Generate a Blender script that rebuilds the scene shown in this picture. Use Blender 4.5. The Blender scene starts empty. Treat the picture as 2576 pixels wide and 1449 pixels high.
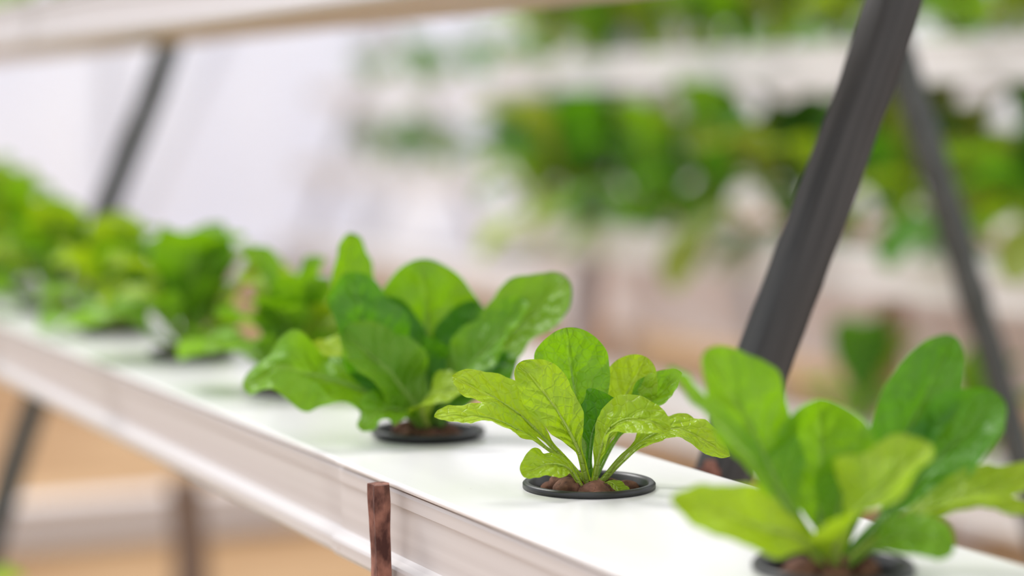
import bpy, bmesh, math, random
from mathutils import Vector, noise, Matrix

ZO = 0.80                      # camera height above the greenhouse floor
YAW = math.radians(-26.1); PITCH = math.radians(4.757)
scene = bpy.context.scene
scene.view_settings.view_transform = 'Standard'
scene.view_settings.look = 'None'
scene.view_settings.exposure = 0.0

# ------------------------------------------------------------------ materials
def new_mat(name):
    m = bpy.data.materials.new(name); m.use_nodes = True
    nt = m.node_tree; nt.nodes.clear()
    out = nt.nodes.new('ShaderNodeOutputMaterial')
    return m, nt, out
def N(nt, t, **kw):
    n = nt.nodes.new(t)
    for k, v in kw.items(): setattr(n, k, v)
    return n
def L(nt, a, b): nt.links.new(a, b)
def mathn(nt, op, a, b=None, c=None):
    n = N(nt, 'ShaderNodeMath', operation=op)
    for i, v in enumerate((a, b, c)):
        if v is None: continue
        if isinstance(v, (int, float)): n.inputs[i].default_value = v
        else: L(nt, v, n.inputs[i])
    return n.outputs[0]
def mixc(nt, f, a, b, mode='MIX'):
    n = N(nt, 'ShaderNodeMix', data_type='RGBA', blend_type=mode)
    if isinstance(f, (int, float)): n.inputs[0].default_value = f
    else: L(nt, f, n.inputs[0])
    for i, v in ((6, a), (7, b)):
        if isinstance(v, tuple): n.inputs[i].default_value = (*v, 1)
        else: L(nt, v, n.inputs[i])
    return n.outputs[2]
def ramp(nt, f, p0, p1, c0=(0,0,0), c1=(1,1,1)):
    n = N(nt, 'ShaderNodeValToRGB'); L(nt, f, n.inputs[0])
    e = n.color_ramp.elements
    e[0].position = p0; e[0].color = (*c0, 1); e[1].position = p1; e[1].color = (*c1, 1)
    return n.outputs[0]

def noisy(name, ca, cb, scale=(5,5,5), nscale=1.0, rough=.6, bump=.0, bdist=.001, lo=.35, hi=.65, detail=5, spec=.4, spots=None, lean=0.0):
    m, nt, out = new_mat(name)
    tc = N(nt, 'ShaderNodeTexCoord'); rt = N(nt, 'ShaderNodeMapping'); mp = N(nt, 'ShaderNodeMapping')
    rt.inputs['Rotation'].default_value = (0, lean, 0)
    mp.inputs['Scale'].default_value = scale
    L(nt, tc.outputs['Object'], rt.inputs[0]); L(nt, rt.outputs[0], mp.inputs[0])
    nz = N(nt, 'ShaderNodeTexNoise'); nz.inputs['Scale'].default_value = nscale; nz.inputs['Detail'].default_value = detail
    L(nt, mp.outputs[0], nz.inputs['Vector'])
    col = mixc(nt, ramp(nt, nz.outputs[0], lo, hi), ca, cb)
    if spots:
        s = N(nt, 'ShaderNodeTexNoise'); s.inputs['Scale'].default_value = spots[0]; s.inputs['Detail'].default_value = 3
        L(nt, tc.outputs['Object'], s.inputs['Vector'])
        col = mixc(nt, ramp(nt, s.outputs[0], spots[1], spots[1] + .05), col, spots[2])
    p = N(nt, 'ShaderNodeBsdfPrincipled')
    L(nt, col, p.inputs['Base Color']); p.inputs['Roughness'].default_value = rough
    p.inputs['Specular IOR Level'].default_value = spec
    if bump:
        b = N(nt, 'ShaderNodeBump'); b.inputs['Strength'].default_value = bump; b.inputs['Distance'].default_value = bdist
        L(nt, nz.outputs[0], b.inputs['Height']); L(nt, b.outputs[0], p.inputs['Normal'])
    L(nt, p.outputs[0], out.inputs[0])
    return m

def leaf_mat(name, base, light, trans, tfac=.42):
    m, nt, out = new_mat(name)
    uv = N(nt, 'ShaderNodeUVMap'); sp = N(nt, 'ShaderNodeSeparateXYZ'); L(nt, uv.outputs[0], sp.inputs[0])
    au = mathn(nt, 'ABSOLUTE', mathn(nt, 'MULTIPLY_ADD', sp.outputs[0], 2.0, -1.0))
    v = sp.outputs[1]
    tc = N(nt, 'ShaderNodeTexCoord')
    nz = N(nt, 'ShaderNodeTexNoise'); nz.inputs['Scale'].default_value = 60; nz.inputs['Detail'].default_value = 4
    L(nt, tc.outputs['Object'], nz.inputs['Vector'])
    mid = ramp(nt, au, .02, .09, (1,1,1), (0,0,0))
    fade = mathn(nt, 'SUBTRACT', 1.0, mathn(nt, 'MULTIPLY', v, .75))
    midm = mathn(nt, 'MULTIPLY', mid, fade)
    ph = mathn(nt, 'SUBTRACT', mathn(nt, 'MULTIPLY', v, 8.0), mathn(nt, 'MULTIPLY', mathn(nt, 'POWER', au, .8), 1.9))
    ph = mathn(nt, 'ADD', ph, mathn(nt, 'MULTIPLY', nz.outputs[0], 2.0))
    tri = mathn(nt, 'PINGPONG', ph, .5)
    side = ramp(nt, tri, .0, .07, (1,1,1), (0,0,0))
    puff = ramp(nt, tri, .0, .40)
    vo = N(nt, 'ShaderNodeTexVoronoi', feature='DISTANCE_TO_EDGE'); vo.inputs['Scale'].default_value = 230
    L(nt, tc.outputs['Object'], vo.inputs['Vector'])
    ret = ramp(nt, vo.outputs['Distance'], .0, .12, (1,1,1), (0,0,0))
    c = mixc(nt, ramp(nt, nz.outputs[0], .35, .7), base, tuple(x*.7+y*.3 for x, y in zip(base, light)))
    c = mixc(nt, mathn(nt, 'MULTIPLY', side, .42), c, light)
    c = mixc(nt, mathn(nt, 'MULTIPLY', ret, .14), c, light)
    c = mixc(nt, mathn(nt, 'MULTIPLY', midm, .85), c, tuple(min(1, x*1.1+.10) for x in light))
    base_v = ramp(nt, v, .05, .42, (1,1,1), (0,0,0))
    c = mixc(nt, mathn(nt, 'MULTIPLY', base_v, .5), c, light)
    p = N(nt, 'ShaderNodeBsdfPrincipled'); L(nt, c, p.inputs['Base Color'])
    p.inputs['Roughness'].default_value = .37; p.inputs['Specular IOR Level'].default_value = .36
    h = mathn(nt, 'ADD', mathn(nt, 'MULTIPLY', puff, .8), mathn(nt, 'MULTIPLY', ret, -.25))
    h = mathn(nt, 'ADD', h, mathn(nt, 'MULTIPLY', mid, -1.1))
    h = mathn(nt, 'ADD', h, mathn(nt, 'MULTIPLY', nz.outputs[0], 3.2))
    b = N(nt, 'ShaderNodeBump'); b.inputs['Strength'].default_value = .75; b.inputs['Distance'].default_value = .0013
    L(nt, h, b.inputs['Height']); L(nt, b.outputs[0], p.inputs['Normal'])
    tr = N(nt, 'ShaderNodeBsdfTranslucent')
    tcx = mixc(nt, mathn(nt, 'MULTIPLY', side, .5), trans, tuple(x*.6 for x in base))
    tcx = mixc(nt, mathn(nt, 'MULTIPLY', ret, .2), tcx, tuple(x*.6 for x in base))
    L(nt, tcx, tr.inputs[0]); L(nt, b.outputs[0], tr.inputs['Normal'])
    mx = N(nt, 'ShaderNodeMixShader'); mx.inputs[0].default_value = tfac
    L(nt, p.outputs[0], mx.inputs[1]); L(nt, tr.outputs[0], mx.inputs[2]); L(nt, mx.outputs[0], out.inputs[0])
    return m

LIME = leaf_mat('leaf_lime', (.26,.43,.008), (.50,.62,.10), (.46,.67,.005))
GREEN = leaf_mat('leaf_green', (.115,.30,.006), (.32,.52,.07), (.30,.60,.004))
DEEP = leaf_mat('leaf_deep_green', (.045,.19,.009), (.18,.38,.05), (.16,.45,.004))
OLIVE = leaf_mat('leaf_olive', (.19,.26,.03), (.38,.46,.10), (.42,.50,.03))
DARK = leaf_mat('leaf_dark', (.035,.11,.02), (.09,.20,.04), (.06,.20,.01), .3)
PALE = leaf_mat('leaf_pale_haze', (.26,.37,.22), (.50,.60,.42), (.34,.47,.24))  # far-rack leaves: haze and overexposure put into the paler colour

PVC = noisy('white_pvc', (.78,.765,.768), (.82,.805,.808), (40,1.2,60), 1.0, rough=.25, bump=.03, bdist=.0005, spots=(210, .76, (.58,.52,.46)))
PVC_SIDE = noisy('trough_pvc', (.56,.525,.52), (.66,.63,.625), (14,.7,150), 1.0, rough=.34, bump=.04, bdist=.0005, lo=.3, hi=.7, spots=(90, .74, (.45,.36,.30)))  # trough PVC: greyer than the lid, with streaks and brown spots
PVC_BG = noisy('pvc_aged', (.68,.64,.62), (.78,.75,.74), (5,1,30), 1.0, rough=.6)
GAP = noisy('dirt_gap', (.10,.03,.02), (.22,.11,.07), (200,40,200), rough=.9)
LEAN = -math.atan(.40)
WOOD = noisy('weathered_dark_wood', (.026,.027,.028), (.082,.081,.082), (150,110,5), 1.0, rough=.72, bump=.7, bdist=.0015, lo=.3, hi=.75, detail=9, lean=LEAN)
WOOD2 = noisy('hazed_grey_wood', (.055,.063,.063), (.11,.12,.12), (130,130,6), 1.0, rough=.7, bump=.6, bdist=.0015, lo=.3, hi=.75, detail=8, lean=LEAN)  # dark leg wood lightened to grey-green: distance haze painted into the colour
RUST = noisy('rusty_steel', (.06,.02,.016), (.33,.15,.11), (160,160,90), 1.0, rough=.85, bump=.9, bdist=.001, detail=8)
BLACK = noisy('black_plastic', (.008,.008,.009), (.02,.02,.02), (50,50,50), rough=.38, spec=.5)
CLAY = noisy('clay_pebble', (.07,.028,.018), (.20,.09,.058), (220,220,220), 1.0, rough=.9, bump=.8, bdist=.0008, spots=(500,.66,(.03,.015,.01)))
SAND = noisy('sandy_floor', (.28,.15,.06), (.46,.295,.155), (1.2,2.6,1), 1.0, rough=.95, bump=.3, bdist=.02)
PLANK = noisy('whitewashed_plank', (.64,.57,.55), (.76,.71,.69), (1,8,20), 1.0, rough=.8)
REDWOOD = noisy('reddish_timber', (.34,.20,.14), (.46,.31,.23), (3,3,20), 1.0, rough=.8)
GREYWOOD = noisy('grey_timber', (.42,.40,.42), (.58,.55,.57), (10,10,3), 1.0, rough=.8)
BROWNW = noisy('brown_stake_wood', (.20,.14,.11), (.32,.23,.18), (30,30,5), 1.0, rough=.85)
STEEL = noisy('painted_frame_steel', (.66,.67,.73), (.76,.77,.82), (3,3,3), rough=.5)

m, nt, out = new_mat('greenhouse_film')
tc = N(nt, 'ShaderNodeTexCoord'); mp = N(nt, 'ShaderNodeMapping'); mp.inputs['Scale'].default_value = (1.1,1.1,.25)
L(nt, tc.outputs['Object'], mp.inputs[0]); nz = N(nt, 'ShaderNodeTexNoise'); nz.inputs['Scale'].default_value = 1.6
L(nt, mp.outputs[0], nz.inputs['Vector'])
c = mixc(nt, ramp(nt, nz.outputs[0], .35, .65), (.83,.84,.90), (.92,.92,.94))
d = N(nt, 'ShaderNodeBsdfDiffuse'); t = N(nt, 'ShaderNodeBsdfTranslucent'); L(nt, c, d.inputs[0]); L(nt, c, t.inputs[0])
mx = N(nt, 'ShaderNodeMixShader'); mx.inputs[0].default_value = .6
L(nt, d.outputs[0], mx.inputs[1]); L(nt, t.outputs[0], mx.inputs[2]); L(nt, mx.outputs[0], out.inputs[0])
FILM = m

# ------------------------------------------------------------------ mesh builder
class MB:
    def __init__(s): s.v=[]; s.f=[]; s.uv=[]; s.mi=[]; s.mats=[]
    def mid(s, mat):
        if mat not in s.mats: s.mats.append(mat)
        return s.mats.index(mat)
    def face(s, idx, mat, uvs=None):
        s.f.append(tuple(idx)); s.mi.append(s.mid(mat)); s.uv.append(uvs or [(0,0)]*len(idx))
    def obj(s, name, parent=None, smooth=True, shift=True):
        me = bpy.data.meshes.new(name); me.from_pydata([tuple(p) for p in s.v], [], s.f)
        for m in s.mats: me.materials.append(m)
        ul = me.uv_layers.new(name='UVMap')
        for fi, p in enumerate(me.polygons):
            p.material_index = s.mi[fi]; p.use_smooth = smooth
            for j in range(p.loop_total): ul.data[p.loop_start+j].uv = s.uv[fi][j]
        me.validate(); me.update()
        o = bpy.data.objects.new(name, me); scene.collection.objects.link(o)
        if parent: o.parent = parent
        return o
def empty(name, loc=(0,0,0)):
    o = bpy.data.objects.new(name, None); o.empty_display_size = .05; scene.collection.objects.link(o)
    return o

def box(mb, x0,x1,y0,y1,z0,z1, mat, b=0):
    z0 += ZO; z1 += ZO
    i = len(mb.v)
    for z in (z0,z1):
        for x,y in ((x0,y0),(x1,y0),(x1,y1),(x0,y1)): mb.v.append(Vector((x,y,z)))
    for q in ((3,2,1,0),(4,5,6,7),(0,1,5,4),(1,2,6,5),(2,3,7,6),(3,0,4,7)): mb.face([i+k for k in q], mat)

def extrude_profile(mb, prof, y0, y1, mats, seg=1):
    n = len(prof); i0 = len(mb.v)
    for k in range(seg+1):
        y = y0 + (y1-y0)*k/seg
        for x,z in prof: mb.v.append(Vector((x,y,z+ZO)))
    for k in range(seg):
        for j in range(n):
            a=i0+k*n+j; b=i0+k*n+(j+1)%n
            mb.face([a,b,b+n,a+n], mats[j] if isinstance(mats, list) else mats)
    mm = mats[0] if isinstance(mats, list) else mats
    mb.face([i0+j for j in range(n)][::-1], mm); mb.face([i0+seg*n+j for j in range(n)], mm)

def sweep_bar(mb, pts, w, d, mat, axis=Vector((0,1,0)), sub=10, rough=.0006, seed=0):
    P=[]
    for k in range(len(pts)-1):
        for j in range(sub): P.append(Vector(pts[k]).lerp(Vector(pts[k+1]), j/sub))
    P.append(Vector(pts[-1]))
    for _ in range(sub//2):
        Q=P[:]
        for k in range(1,len(P)-1): Q[k]=(P[k-1]+P[k]*2+P[k+1])/4
        P=Q
    c=.12; sec=[(-1,-1+c*2),(-1,0.0),(-1,1-c*2),(-1+c,1),(0,1),(1-c,1),(1,1-c*2),(1,0),(1,-1+c*2),(1-c,-1),(0,-1),(-1+c,-1)]
    i0=len(mb.v); n=len(sec)
    for k,p in enumerate(P):
        T=(P[min(k+1,len(P)-1)]-P[max(k-1,0)]).normalized()
        A=axis.normalized(); B=A.cross(T).normalized()
        for si,(a,b) in enumerate(sec):
            q = p + B*(a*w/2) + A*(b*d/2)
            nn = noise.noise(Vector((si*3.1+seed, 0, p.z*14)))*rough*2.5 + noise.noise(q*60)*rough
            mb.v.append(q + B*(a*nn) + A*(b*nn) + Vector((0,0,ZO)))
    for k in range(len(P)-1):
        for j in range(n):
            a=i0+k*n+j; b=i0+k*n+(j+1)%n; mb.face([a,b,b+n,a+n], mat)
    mb.face([i0+j for j in range(n)][::-1], mat); mb.face([i0+(len(P)-1)*n+j for j in range(n)], mat)

def catmull(pts, n):
    P=[Vector(p) for p in pts]
    P=[P[0]*2-P[1]]+P+[P[-1]*2-P[-2]]
    dense=[]
    for k in range(1,len(P)-2):
        p0,p1,p2,p3=P[k-1:k+3]
        for j in range(24):
            t=j/24
            dense.append(.5*((2*p1)+(p2-p0)*t+(2*p0-5*p1+4*p2-p3)*t*t+(3*p1-p0-3*p2+p3)*t**3))
    dense.append(P[-2])
    d=[0]
    for a,b in zip(dense,dense[1:]): d.append(d[-1]+(b-a).length)
    tot=d[-1]; out=[]; j=0
    for i in range(n+1):
        u=1-(1-i/n)**1.55
        s=u*tot
        while j<len(d)-2 and d[j+1]<s: j+=1
        f=(s-d[j])/max(1e-9,d[j+1]-d[j]); out.append((dense[j].lerp(dense[j+1],min(1,f)), u))
    return out, tot

def leaf(mb, pts, width, hint, mat, pet=.3, cup=.25, wave=.06, nt=30, ns=10, seed=0, rib=True, shape=1.55):
    path,tot = catmull(pts, nt); hint=Vector(hint).normalized()
    i0=len(mb.v); prevW=None; ctr=[]
    for k,(p,u) in enumerate(path):
        a=path[max(k-2,0)][0]; b=path[min(k+2,nt)][0]; T=(b-a).normalized()
        W=T.cross(hint)
        if W.length<.15 and prevW: W=prevW
        if prevW and W.dot(prevW)<0: W=-W
        W.normalize()
        if prevW: W=(W*.5+prevW*.5).normalized()
        prevW=W.copy(); Nn=W.cross(T).normalized()
        x=max(0,(u-pet)/(1-pet)); f=max(0,math.sin(math.pi*min(1,x)**shape))**.50 if x>0 else 0
        petw=(.15-.05*u)*(1-x**5)
        sm=min(1,x/.40); f*= sm*sm*(3-2*sm)*.5+.5
        hw=width/2*max(f,petw) if k<nt else width*.01
        blade=min(1,x*3)
        for j in range(ns+1):
            s=j/ns*2-1
            cu = cup*(1.6 if x<=0 else 1)
            edge=1+.07*noise.noise(Vector((u*9,(1 if s>0 else -1)*3+seed,0)))*blade
            q = p + W*(s*hw*edge) + Nn*(cu*s*s*hw)
            w2 = math.sin(u*15+seed*2.3+(1.5 if s>0 else 0))*wave*width*abs(s)**2.2*blade*.7*min(1,(1-u)*6)
            w2 += noise.noise(q*55+Vector((seed*3.7,0,0)))*wave*width*.8*blade
            w2 += noise.noise(q*(2.6/width)+Vector((0,seed*5.1,0)))*.08*width*blade
            w2 += noise.noise(q*(6.5/width)+Vector((0,seed*5.1,9)))*.036*width*blade
            w2 -= (1-abs(s))**6*width*.045*blade*min(1,(1-u)*4)
            mb.v.append(q+Nn*w2)
        ctr.append((p-Nn*width*.02,u,max(.0,(1-u))))
    for k in range(nt):
        for j in range(ns):
            a=i0+k*(ns+1)+j
            u0,u1=path[k][1],path[k+1][1]; s0,s1=j/ns,(j+1)/ns
            mb.face([a,a+1,a+ns+2,a+ns+1], mat, [(s0,u0),(s1,u0),(s1,u1),(s0,u1)])
    if rib:
        r0=width*.06; i1=len(mb.v); m=6; K=int(nt*.6)
        for k in range(K+1):
            p,u,_=ctr[k]; a=ctr[max(k-1,0)][0]; b=ctr[min(k+1,nt)][0]; T=(b-a).normalized()
            A=T.orthogonal().normalized(); B=T.cross(A); r=r0*(1-.9*u/path[K][1])
            for j in range(m):
                an=j/m*2*math.pi; mb.v.append(p+A*math.cos(an)*r+B*math.sin(an)*r)
        for k in range(K):
            for j in range(m):
                a=i1+k*m+j; b=i1+k*m+(j+1)%m; mb.face([a,b,b+m,a+m], mat, [(.5,.1)]*4)

Rv=Vector((.898,-.4399,0)); Dv=Vector((.4399,.898,0))
def loc_vec(r,u,d): return Rv*r+Vector((0,0,1))*u+Dv*d

def hero(mb, origin, unit, leaves):
    O=Vector(origin)+Vector((0,0,ZO))
    for k,lf in enumerate(leaves):
        pts=[O+loc_vec(r*unit,(u-.17*d)*unit,d*unit) for r,u,d in lf['p']]
        leaf(mb, pts, lf['w']*unit, loc_vec(*lf.get('n',(0,.4,-1))), lf.get('m',LIME), lf.get('pet',.3),
             lf.get('cup',.25), lf.get('wave',.10), nt=60, ns=20, seed=k*1.7+origin[1]*9, shape=lf.get('s',1.55))

def random_plant(mb, origin, rng, h, spread, n, mats, nt=16, ns=6, wr=.42, rib=False, droop=.2, emin=20):
    O=Vector(origin)+Vector((0,0,ZO)); az0=rng.random()*6.28
    for k in range(n):
        f=k/(n-1); az=az0+k*2.4+rng.uniform(-.3,.3)
        el=math.radians(82-(82-emin)*f**1.1+rng.uniform(-8,8)); ln=(h*(.72+.35*rng.random()))*(1 if f<.6 else spread/h)
        dr=Vector((math.cos(az),math.sin(az),0)); up=Vector((0,0,1))
        tip=O+dr*ln*math.cos(el)+up*ln*math.sin(el)
        m1=O+dr*ln*.35*math.cos(el)*.8+up*ln*.40*math.sin(el)*1.05
        m2=O+dr*ln*.7*math.cos(el)*.9+up*ln*.76*math.sin(el)*1.06
        tip+=dr*ln*.08-up*ln*droop*f*.6
        m2+=up*ln*.05*f
        leaf(mb,[O+dr*.002,m1,m2,tip],ln*wr*rng.uniform(.85,1.15),-dr*math.sin(el)+up*math.cos(el)+up*.15,
             rng.choice(mats),.22,.3,.12,nt,ns,seed=rng.random()*20,rib=rib,shape=1.35)

# ------------------------------------------------------------------ net cup + pebbles
def net_cup(parent, x, y, z):
    mb=MB()
    prof=[(.0,-.036),(.0215,-.036),(.0252,-.002),(.0268,.0020),(.0278,.0030),(.0293,.0031),(.0302,.0022),(.0302,.0004),(.0264,.0003),(.0235,-.038),(0,-.038)]
    m=64
    for r,h in prof:
        for j in range(m):
            a=j/m*2*math.pi; mb.v.append(Vector((x+r*math.cos(a),y+r*math.sin(a),z+h+ZO)))
    for k in range(len(prof)-1):
        for j in range(m):
            mb.face([k*m+j,k*m+(j+1)%m,(k+1)*m+(j+1)%m,(k+1)*m+j], BLACK)
    mb.obj('net_cup', parent)
def pebbles(parent, x, y, z, seed, n=15):
    rng=random.Random(seed); mb=MB()
    spots=[(0,0,.0)]+[(.0125,a*1.05+rng.random()*.4,0) for a in range(6)]+[(.0195,a*.7+rng.random()*.3,-.003) for a in range(9)]
    for R,a,dz in spots:
        bm=bmesh.new(); bmesh.ops.create_icosphere(bm, subdivisions=3, radius=1)
        r=rng.uniform(.0056,.0076) if R<.015 else rng.uniform(.0045,.0055)
        c=Vector((x+R*math.cos(a),y+R*math.sin(a),z-.0022+dz+rng.uniform(-.001,.0025)+ZO)); i0=len(mb.v)
        sc=Vector((rng.uniform(.9,1.25),rng.uniform(.85,1.1),rng.uniform(.8,1)))
        for v in bm.verts:
            k=1+.14*noise.noise(v.co*1.6+c*300)
            mb.v.append(c+Vector((v.co.x*sc.x,v.co.y*sc.y,v.co.z*sc.z))*r*k)
        for f in bm.faces: mb.face([i0+v.index for v in f.verts], CLAY)
        bm.free()
    mb.obj('clay_pebbles', parent)

ZT=-.1694
CX=.447
def potted(y, build, name='potted_lettuce', z=ZT, x=CX, seed=1):
    e=empty(name); mb=MB(); build(mb,(x,y,z)); mb.obj('leaves', e); net_cup(e,x,y,z); pebbles(e,x,y,z,seed); return e

# --- in-focus young lettuce
A=[
 dict(p=[(0,.05,.2),(-.10,1.0,.6),(-.30,2.2,.9),(-.58,4.12,1.0)], w=2.0, n=(.1,.2,-1), m=GREEN, pet=.28, cup=.12),
 dict(p=[(-.1,.1,0),(-.75,.85,0),(-1.9,2.0,.2),(-3.45,2.85,.3)], w=1.35, n=(.25,1,-.75), m=LIME, pet=.25, cup=.2),
 dict(p=[(-.05,.1,-.2),(-.35,1.1,-.6),(-1.0,2.2,-.8),(-1.80,3.1,-.7)], w=1.35, n=(.45,.3,-1), m=LIME, pet=.2, cup=.25),
 dict(p=[(-.1,.1,-.1),(-1.0,.95,-.5),(-2.4,1.75,-.9),(-3.85,1.78,-1.2)], w=1.0, n=(-.1,1,-.45), m=LIME, pet=.25, cup=.2),
 dict(p=[(-.2,.0,-.5),(-.55,.5,-.9),(-1.05,.62,-1.3),(-1.72,.42,-1.6)], w=1.05, n=(-.3,1,-.9), m=LIME, pet=.25, cup=.1, s=1.1),
 dict(p=[(.1,.1,.4),(.45,1.1,1.0),(.9,2.2,1.4),(1.5,3.40,1.5)], w=1.5, n=(-.2,.3,-1), m=LIME, pet=.3, cup=.12),
 dict(p=[(.1,.1,.3),(.7,1.2,.9),(1.4,2.0,1.2),(2.38,3.0,1.3)], w=.95, n=(-.6,.5,-.8), m=GREEN, pet=.35, cup=.45, wave=.16),
 dict(p=[(.0,.1,.1),(.02,.9,.1),(.15,1.6,.2),(.62,2.25,-.25)], w=1.25, n=(-.3,.7,-1), m=DEEP, pet=.35, cup=.4),
 dict(p=[(.1,.05,-.2),(.22,.8,-.6),(.45,1.50,-1.0),(1.05,1.75,-1.4),(1.9,1.40,-1.7)], w=1.15, n=(-.35,1,-.7), m=LIME, pet=.12, cup=.3),
 dict(p=[(.25,.1,0),(1.0,.95,-.2),(2.1,1.50,-.3),(3.5,.80,-.5)], w=1.0, n=(-.1,1,-.55), m=LIME, pet=.25, cup=.15),
 dict(p=[(.3,.1,.2),(.9,.7,.4),(1.7,1.35,.6),(2.7,1.75,.6)], w=.85, n=(-.2,1,-.5), m=LIME, pet=.3, cup=.3),
 dict(p=[(.3,.1,-.5),(.5,.15,-.9),(.7,.0,-1.1),(.95,-.05,-1.2)], w=.35, n=(0,1,-.6), m=LIME, pet=.2),
 dict(p=[(-.25,.0,-.2),(-.5,.35,-.4),(-.8,.5,-.4),(-.9,.6,-.4)], w=.15, n=(0,1,-.4), m=LIME, pet=.6),
]
# --- nearer lettuce, lower right
B=[
 dict(p=[(-.2,.2,.2),(-1.1,1.7,.5),(-1.9,3.5,.9),(-3.05,5.65,1.1)], w=2.3, n=(.5,.35,-1), m=GREEN, pet=.15, cup=.2),
 dict(p=[(-.2,.2,0),(-1.6,2.1,-.2),(-2.9,3.6,-.5),(-4.3,5.0,-.9)], w=1.1, n=(.75,1,-.4), m=GREEN, pet=.2, cup=.4),
 dict(p=[(-.1,.2,.3),(-.2,1.6,1.0),(-.15,3.0,1.3),(-.20,4.35,1.0)], w=2.8, n=(0,.2,-1), m=GREEN, pet=.15, cup=.3, s=1.4, wave=.16),
 dict(p=[(.0,.1,-.3),(-.05,.9,-1.0),(.4,1.65,-1.5),(1.1,2.25,-1.5),(2.15,3.15,-1.2)], w=2.2, n=(-.2,1.4,-.6), m=LIME, pet=.0, cup=.5, s=1.1),
 dict(p=[(.2,.2,.6),(1.1,1.9,1.5),(2.3,3.8,2.1),(3.4,6.05,2.3)], w=1.9, n=(-.5,.25,-1), m=DEEP, pet=.2, cup=.25),
 dict(p=[(.3,.2,.3),(1.5,1.4,.8),(2.8,2.8,1.2),(4.40,4.45,1.3)], w=2.2, n=(-.5,.6,-.9), m=DEEP, pet=.2, cup=.3),
 dict(p=[(.3,.2,0),(1.8,1.3,.1),(3.6,2.0,.2),(5.8,2.45,.2)], w=1.25, n=(-.2,1,-.6), m=LIME, pet=.2, cup=.3),
 dict(p=[(.4,.2,.1),(1.8,1.1,.5),(3.6,1.7,.6),(5.6,1.3,.6)], w=1.2, n=(0,1,-.3), m=LIME, pet=.25, cup=.2),
 dict(p=[(.3,.1,-.3),(.9,.6,-.8),(1.7,.95,-1.1),(2.75,.55,-1.3)], w=1.3, n=(-.1,1,-.9), m=GREEN, pet=.2, cup=.1),
 dict(p=[(-.3,.1,-.4),(-1.0,.85,-1.0),(-2.1,1.2,-1.5),(-3.1,1.55,-1.7),(-4.2,1.85,-1.6)], w=1.75, n=(.1,1,-.9), m=LIME, pet=.12, cup=.1, s=.8, wave=.14),
 dict(p=[(.0,.2,.0),(.1,1.2,.2),(.3,2.2,.4),(.5,3.0,.3)], w=1.4, n=(-.2,.3,-1), m=GREEN, pet=.2, cup=.5),
]
# --- larger lettuce behind
C=[
 dict(p=[(0,.2,.5),(-.05,1.6,1.2),(-.1,3.0,1.6),(-.25,4.45,1.4)], w=2.8, n=(.05,.2,-1), m=GREEN, pet=.08, cup=.18, s=1.3),
 dict(p=[(-.3,.4,.8),(-1.4,1.9,1.6),(-2.1,3.4,2.0),(-2.1,5.25,2.2)], w=1.35, n=(.7,.2,-.8), m=GREEN, pet=.2, cup=.35),
 dict(p=[(-.1,.2,0),(-.9,1.4,-.3),(-1.5,2.6,-.4),(-1.95,4.0,-.2)], w=1.95, n=(.6,.25,-1), m=DEEP, pet=.05, cup=.3, s=1.25, wave=.16),
 dict(p=[(-.2,.3,-.2),(-1.4,1.0,-.8),(-2.8,1.45,-1.1),(-4.5,1.35,-1.1)], w=1.85, n=(.1,1,-.9), m=GREEN, pet=.05, cup=.1, wave=.28, s=1.15),
 dict(p=[(0,.2,-.3),(-.5,1.0,-.8),(-1.2,1.8,-1.0),(-2.1,2.5,-.9)], w=1.8, n=(.6,.7,-1), m=GREEN, pet=.0, cup=.4, s=1.1),
 dict(p=[(.2,.3,.2),(1.0,1.3,.2),(1.9,2.4,.1),(3.5,3.85,.3)], w=2.0, n=(-.6,.5,-.8), m=GREEN, pet=.1, cup=.25),
 dict(p=[(.2,.3,0),(.8,1.3,-.3),(1.5,2.2,-.4),(2.5,3.3,-.3)], w=1.5, n=(-.7,.6,-.8), m=GREEN, pet=.05, cup=.4, s=1.2),
 dict(p=[(.0,.2,-.6),(-.1,.65,-1.3),(.2,.95,-1.7),(1.1,1.1,-2.0)], w=1.15, n=(-.1,1,-.7), m=LIME, pet=.05, cup=.2),
 dict(p=[(-.2,.2,-.6),(-.6,.55,-1.3),(-1.1,.55,-1.7),(-1.5,.0,-1.9)], w=1.0, n=(-.3,1,-.8), m=GREEN, pet=.05, cup=.2, wave=.22),
 dict(p=[(0,.2,.0),(0,1.0,.1),(-.1,1.8,.2),(-.3,2.4,.1)], w=1.5, n=(0,.4,-1), m=DEEP, pet=.05, cup=.5),
 dict(p=[(.1,.2,.3),(.5,1.3,.9),(.9,2.4,1.2),(1.2,3.4,1.2)], w=1.5, n=(-.3,.3,-1), m=DEEP, pet=.05, cup=.35),
 dict(p=[(-.2,.3,.2),(-1.0,1.2,.2),(-1.9,1.9,.2),(-2.9,2.3,.3)], w=1.4, n=(.3,1,-.6), m=LIME, pet=.1, cup=.2, wave=.24),
 dict(p=[(.3,.2,-.3),(.9,.8,-.6),(1.6,1.3,-.6),(2.2,1.9,-.4)], w=1.3, n=(-.3,1,-.6), m=DEEP, pet=.05, cup=.3),
 dict(p=[(-.1,.2,.3),(-.6,1.4,.6),(-.9,2.5,.9),(-1.1,3.5,1.0)], w=1.5, n=(.3,.3,-1), m=DEEP, pet=.05, cup=.35),
]
potted(.833, lambda mb,o: hero(mb,o,.0180,A), seed=3)
potted(.641, lambda mb,o: hero(mb,o,.01483,B), seed=4)
potted(1.0135, lambda mb,o: hero(mb,o,.0213,C), seed=5)
rng=random.Random(31)
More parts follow.
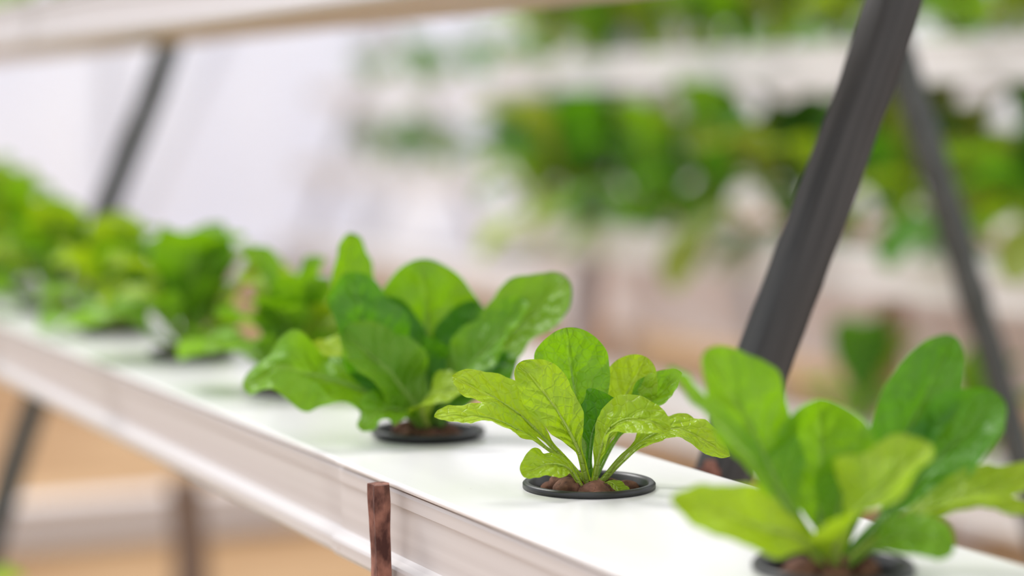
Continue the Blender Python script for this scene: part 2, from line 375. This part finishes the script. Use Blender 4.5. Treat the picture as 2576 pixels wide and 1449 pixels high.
for k,(y,h) in enumerate(((1.218,.085),(1.426,.092),(1.62,.088),(1.82,.098),(2.03,.13),(2.23,.13),(2.43,.12))):
    potted(y, lambda mb,o: random_plant(mb,o,rng,h,h*.98,17,[GREEN,LIME,GREEN,LIME,GREEN],20,8,.54,True,.3,emin=14), seed=20+k)
potted(.445, lambda mb,o: random_plant(mb,o,rng,.07,.05,10,[GREEN,LIME],20,8,.5,True), seed=40)

# ------------------------------------------------------------------ channels
def cut_holes(obj, xs, ys, z, r=.0266):
    n0=len(obj.data.polygons)
    src=obj.data
    for solver in ('EXACT','FAST'):
        mb=MB(); m=48
        for x in xs:
            for y in ys:
                i=len(mb.v)
                for h in (.0213,-.0397):
                    for j in range(m):
                        a=j/m*2*math.pi+.013
                        mb.v.append(Vector((x+r*math.cos(a),y+r*math.sin(a),z+h+ZO)))
                for j in range(m): mb.face([i+j,i+m+j,i+m+(j+1)%m,i+(j+1)%m], BLACK)
                mb.face([i+j for j in range(m)], BLACK); mb.face([i+m+j for j in range(m)][::-1], BLACK)
        c=mb.obj('cutter',smooth=False)
        for me_ in (c.data,src):
            bm=bmesh.new(); bm.from_mesh(me_); bmesh.ops.recalc_face_normals(bm,faces=bm.faces); bm.to_mesh(me_); bm.free()
        md=obj.modifiers.new('b','BOOLEAN'); md.object=c; md.operation='DIFFERENCE'; md.solver=solver
        bpy.context.view_layer.update()
        dg=bpy.context.evaluated_depsgraph_get()
        me=bpy.data.meshes.new_from_object(obj.evaluated_get(dg)); obj.modifiers.clear()
        bpy.data.objects.remove(c)
        xsv=[v.co.x for v in me.vertices]
        if xsv and max(xsv)-min(xsv)>.1 and len(me.polygons)>n0:
            obj.data=me; return

def trough_prof(x0,x1,z):
    f=x0; w=x1
    return [(f+.0022,z-.0046),(f+.0015,z-.006),(f+.0015,z-.0115),(f+.0027,z-.0122),(f+.0027,z-.0350),(f+.0010,z-.0368),
         (f-.0022,z-.0385),(f-.0028,z-.0400),(f-.0028,z-.0450),(f-.0010,z-.0476),(f+.006,z-.0480),
         (w-.006,z-.0480),(w+.0010,z-.0476),(w+.0028,z-.0450),(w+.0028,z-.0400),(w-.0020,z-.0360),(w-.0015,z-.006),(w-.002,z-.0046)]
def round_plate(x0,x1,z0,z1):
    r=(z1-z0)*.48; P=[]
    for cx,cz,a0 in ((x0+r,z1-r,90),(x0+r,z0+r,180),(x1-r,z0+r,270),(x1-r,z1-r,0)):
        for k in range(5):
            a=math.radians(a0+k*22.5); P.append((cx+r*math.cos(a),cz+r*math.sin(a)))
    return P
def channel(name, x0,x1,z, y0,y1, holes=None, hx=None):
    e=empty(name)
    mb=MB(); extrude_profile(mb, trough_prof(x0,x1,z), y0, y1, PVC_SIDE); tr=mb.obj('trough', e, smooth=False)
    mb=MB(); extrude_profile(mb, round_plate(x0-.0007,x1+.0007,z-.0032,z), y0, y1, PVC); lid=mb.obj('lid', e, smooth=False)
    mb=MB(); extrude_profile(mb, [(x0+.0035,z-.0048),(x1-.0035,z-.0048),(x1-.0035,z-.0028),(x0+.0035,z-.0028)][::-1], y0+.002, y1-.002, GAP)
    seal=mb.obj('seam', e, smooth=False)
    if holes:
        for o in (tr,lid,seal): cut_holes(o,[hx],holes,z)
    return e
channel('hydroponic_channel', .374,.516,ZT, .12,.960, holes=[.253,.445,.641,.833], hx=CX)
channel('hydroponic_channel', .3785,.512,ZT-.0018, .9635,4.0, holes=[1.0135,1.218,1.426,1.62,1.82,2.03,2.23,2.43], hx=CX)
# upper tier
channel('hydroponic_channel', .508,.633,.116, .12,2.148)
channel('hydroponic_channel', .506,.631,.116, 2.152,4.0)
# lower tier
channel('hydroponic_channel', .255,.392,-.444, .9,4.0)

def row(name, x, z, ys, rng, h, spread, n, mats, wr=.42, jitter=.01, **kw):
    mb=MB()
    for y in ys:
        random_plant(mb,(x+rng.uniform(-jitter,jitter),y,z+.001),rng,h*rng.uniform(.8,1.15),spread,n,mats,11,4,wr,**kw)
    return mb.obj(name)
row('lettuce_row', .570,.116,[.3+.2*k for k in range(17)],rng,.09,.08,10,[GREEN,LIME])
row('lettuce_row', .32,-.444,[1.1+.2*k for k in range(14)],rng,.09,.08,10,[GREEN,LIME])

# ------------------------------------------------------------------ A-frame: legs, ridge, rusty brackets, bolts
FR=empty('wooden_a_frame')
def strap(y0):
    mb=MB()
    sweep_bar(mb,[(.3648,y0+.005,-.232),(.3652,y0+.005,-.200),(.3642,y0+.005,-.1690)],.0078,.0100,RUST,sub=10,rough=.0008,seed=3)
    box(mb,.361,.575,y0,y0+.0105,-.2325,-.2184,RUST)
    box(mb,.555,.580,y0+.0105,y0+.045,-.2325,-.2184,RUST)
    return mb.obj('rusty_bracket', FR, smooth=False)
strap(.8765); strap(2.206)
def legs(yf, yb=None, mat=WOOD):
    mb=MB()
    front=[(.385,yf,-.798),(.50,yf,-.40),(.577,yf,-.192),(.604,yf,-.125),(.661,yf,.004),(.682,yf,.06),(.87,yf,.545),(.885,yf,.59)]
    sweep_bar(mb,front,.0250,.0200,mat,sub=10,rough=.0007,seed=yf)
    if yb is not None:
        back=[(1.385,yb,-.798),(1.186,yb,-.241),(1.14,yb,-.121),(1.083,yb,.018),(.885,yb,.52),(.862,yb,.59)]
        sweep_bar(mb,back,.022,.018,WOOD2,sub=10,rough=.0009,seed=yb+5)
    return mb.obj('leg', FR)
legs(.929,1.45); legs(2.26,mat=WOOD2)
mb=MB(); sweep_bar(mb,[(.873,.6,.603),(.873,3.4,.603)],.026,.026,WOOD,axis=Vector((0,0,1)),sub=20); mb.obj('ridge_pole', FR)
def bolt(x0,x1,y,z,r):
    mb=MB()
    def cyl(xa,xb,r,m):
        i=len(mb.v)
        for x in (xa,xb):
            for j in range(m):
                a=j/m*2*math.pi; mb.v.append(Vector((x,y+r*math.cos(a),z+r*math.sin(a)+ZO)))
        for j in range(m): mb.face([i+j,i+(j+1)%m,i+m+(j+1)%m,i+m+j],RUST)
        mb.face([i+j for j in range(m)][::-1],RUST); mb.face([i+m+j for j in range(m)],RUST)
    cyl(x0,x1,r*.55,12); cyl(x0+.006,x0+.012,r,6); cyl(x1-.006,x1-.002,r*1.3,16)
    mb.obj('rusty_bolt', FR, smooth=False)
bolt(.538,.572,.925,-.186,.0052)

# ------------------------------------------------------------------ background racks
def simple_channel(mb,x0,x1,z,y0,y1,h=.05,mat=PVC_BG):
    P=[(x0+.002,z),(x0,z-.004),(x0,z-h+.01),(x0-.003,z-h+.008),(x0-.003,z-h),(x1+.003,z-h),(x1+.003,z-h+.008),(x1,z-h+.01),(x1,z-.004),(x1-.002,z)]
    extrude_profile(mb,P,y0,y1,mat)
r2=random.Random(5)
RK=empty('growing_rack')
mb=MB()
for x0,z in ((1.50,.085),(1.46,-.165),(1.40,-.385)):
    simple_channel(mb,x0,x0+.14,z,1.15,3.12)
mb.obj('channels', RK, smooth=False)
for y in (1.6,2.95):
    mb=MB()
    sweep_bar(mb,[(1.46,y,-.798),(1.70,y,.35)],.03,.022,GREYWOOD,sub=6)
    sweep_bar(mb,[(2.05,y+.03,-.798),(1.68,y+.03,.35)],.03,.022,GREYWOOD,sub=6)
    for z in (.034,-.216,-.436): box(mb,1.40,1.75,y-.03,y-.012,z-.02,z-.001,GREYWOOD)
    mb.obj('trestle', RK)
row('lettuce_row',1.57,.085,[1.25+.10*k for k in range(19)],r2,.19,.14,11,[GREEN,OLIVE,LIME,OLIVE,DARK],wr=.42,jitter=.03)
row('lettuce_row',1.53,-.165,[1.25+.12*k for k in range(15)]+[2.95],r2,.22,.16,10,[OLIVE,DARK,DEEP,GREEN,DEEP,LIME],wr=.36,jitter=.04,droop=.6,emin=5)
row('lettuce_row',1.47,-.385,[1.3+.26*k for k in range(4)],r2,.17,.12,7,[DEEP,OLIVE,GREEN],wr=.4,jitter=.03)
mb=MB(); simple_channel(mb,2.15,2.27,-.20,1.6,4.3,h=.05,mat=REDWOOD)
for y in (1.8,3.0,4.1): sweep_bar(mb,[(2.21,y,-.798),(2.21,y,-.249)],.04,.04,REDWOOD,sub=4)
mb.obj('timber_rail', smooth=False)
mb=MB(); simple_channel(mb,2.32,2.6,-.30,1.6,4.6,h=.18,mat=PLANK)
for y in (1.7,3.1,4.4): sweep_bar(mb,[(2.46,y,-.798),(2.46,y,-.479)],.05,.05,PLANK,sub=4)
mb.obj('whitewashed_bench', smooth=False)
RK2=empty('growing_rack')
mb=MB()
for x0,z in ((3.05,.10),(2.98,-.20),(2.9,-.50)): simple_channel(mb,x0,x0+.2,z,3.2,8.1,h=.07)
mb.obj('channels', RK2, smooth=False)
for y in (4.0,5.9,7.9):
    mb=MB(); sweep_bar(mb,[(2.85,y,-.798),(3.35,y,.5)],.04,.03,GREYWOOD,sub=6); sweep_bar(mb,[(3.85,y+.05,-.798),(3.32,y+.05,.5)],.04,.03,GREYWOOD,sub=6)
    mb.obj('trestle', RK2)
row('lettuce_row',3.15,.10,[3.4+.30*k for k in range(15)],r2,.18,.18,9,[PALE,OLIVE,DEEP,DEEP],jitter=.05)
row('lettuce_row',3.08,-.20,[3.4+.30*k for k in range(15)],r2,.20,.20,9,[PALE,OLIVE,DEEP,DEEP],jitter=.05)

mb=MB(); box(mb,-.6,2.1,3.80,3.86,-.80,-.725,PLANK); box(mb,-.6,2.1,3.79,3.87,-.725,-.715,PLANK); mb.obj('plank_kerb', smooth=False)
mb=MB(); sweep_bar(mb,[(.905,2.93,-.80),(.915,2.93,-.66),(.905,2.93,-.53)],.045,.035,BROWNW,sub=6); mb.obj('wooden_stake')

# ------------------------------------------------------------------ greenhouse shell
mb=MB(); box(mb,-6,12,-3,12,-.90,-.80,SAND); mb.obj('floor', smooth=False)
mb=MB(); box(mb,-4,11,9.9,9.93,-.80,2.6,FILM); mb.obj('wall_back', smooth=False)
mb=MB(); box(mb,10.97,11,-2,9.9,-.80,2.6,FILM); mb.obj('wall_right', smooth=False)
mb=MB()
for k in range(9):
    x=-1.2+1.3*k
    box(mb,x-.03,x+.03,9.80,9.88,-.80,2.6,STEEL)
    sweep_bar(mb,[(x,9.84,-.75),(x+1.3,9.84,1.9)],.05,.03,STEEL,sub=3)
for z in (-.72,.9): box(mb,-4,11,9.80,9.88,z,z+.05,STEEL)
mb.obj('greenhouse_wall_frame', smooth=False)

# ------------------------------------------------------------------ light
w=bpy.data.worlds.new('daylight'); scene.world=w; w.use_nodes=True; nt=w.node_tree; nt.nodes.clear()
o=N(nt,'ShaderNodeOutputWorld'); bg=N(nt,'ShaderNodeBackground'); tc=N(nt,'ShaderNodeTexCoord'); sp=N(nt,'ShaderNodeSeparateXYZ')
L(nt,tc.outputs['Generated'],sp.inputs[0])
c=ramp(nt,sp.outputs[2],.0,.9,(.89,.93,1.0),(.99,.985,1)); L(nt,c,bg.inputs[0]); bg.inputs[1].default_value=1.36; L(nt,bg.outputs[0],o.inputs[0])
sd=bpy.data.lights.new('sun','SUN'); sd.energy=2.4; sd.angle=math.radians(20); sd.color=(1,.985,.97)
s=bpy.data.objects.new('sun',sd); scene.collection.objects.link(s)
dirv=Vector((.30,-.85,-1.0)).normalized()
s.rotation_euler=dirv.to_track_quat('-Z','Y').to_euler()

# ------------------------------------------------------------------ camera
cd=bpy.data.cameras.new('camera'); cam=bpy.data.objects.new('camera',cd); scene.collection.objects.link(cam)
cam.location=(0,0,ZO); cam.rotation_euler=(math.pi/2-PITCH,0,YAW)
cd.sensor_width=36; cd.lens=5300/2576*36; cd.clip_start=.02; cd.clip_end=60
cd.dof.use_dof=True; cd.dof.focus_distance=.945; cd.dof.aperture_fstop=3.1; cd.dof.aperture_blades=0
scene.camera=cam
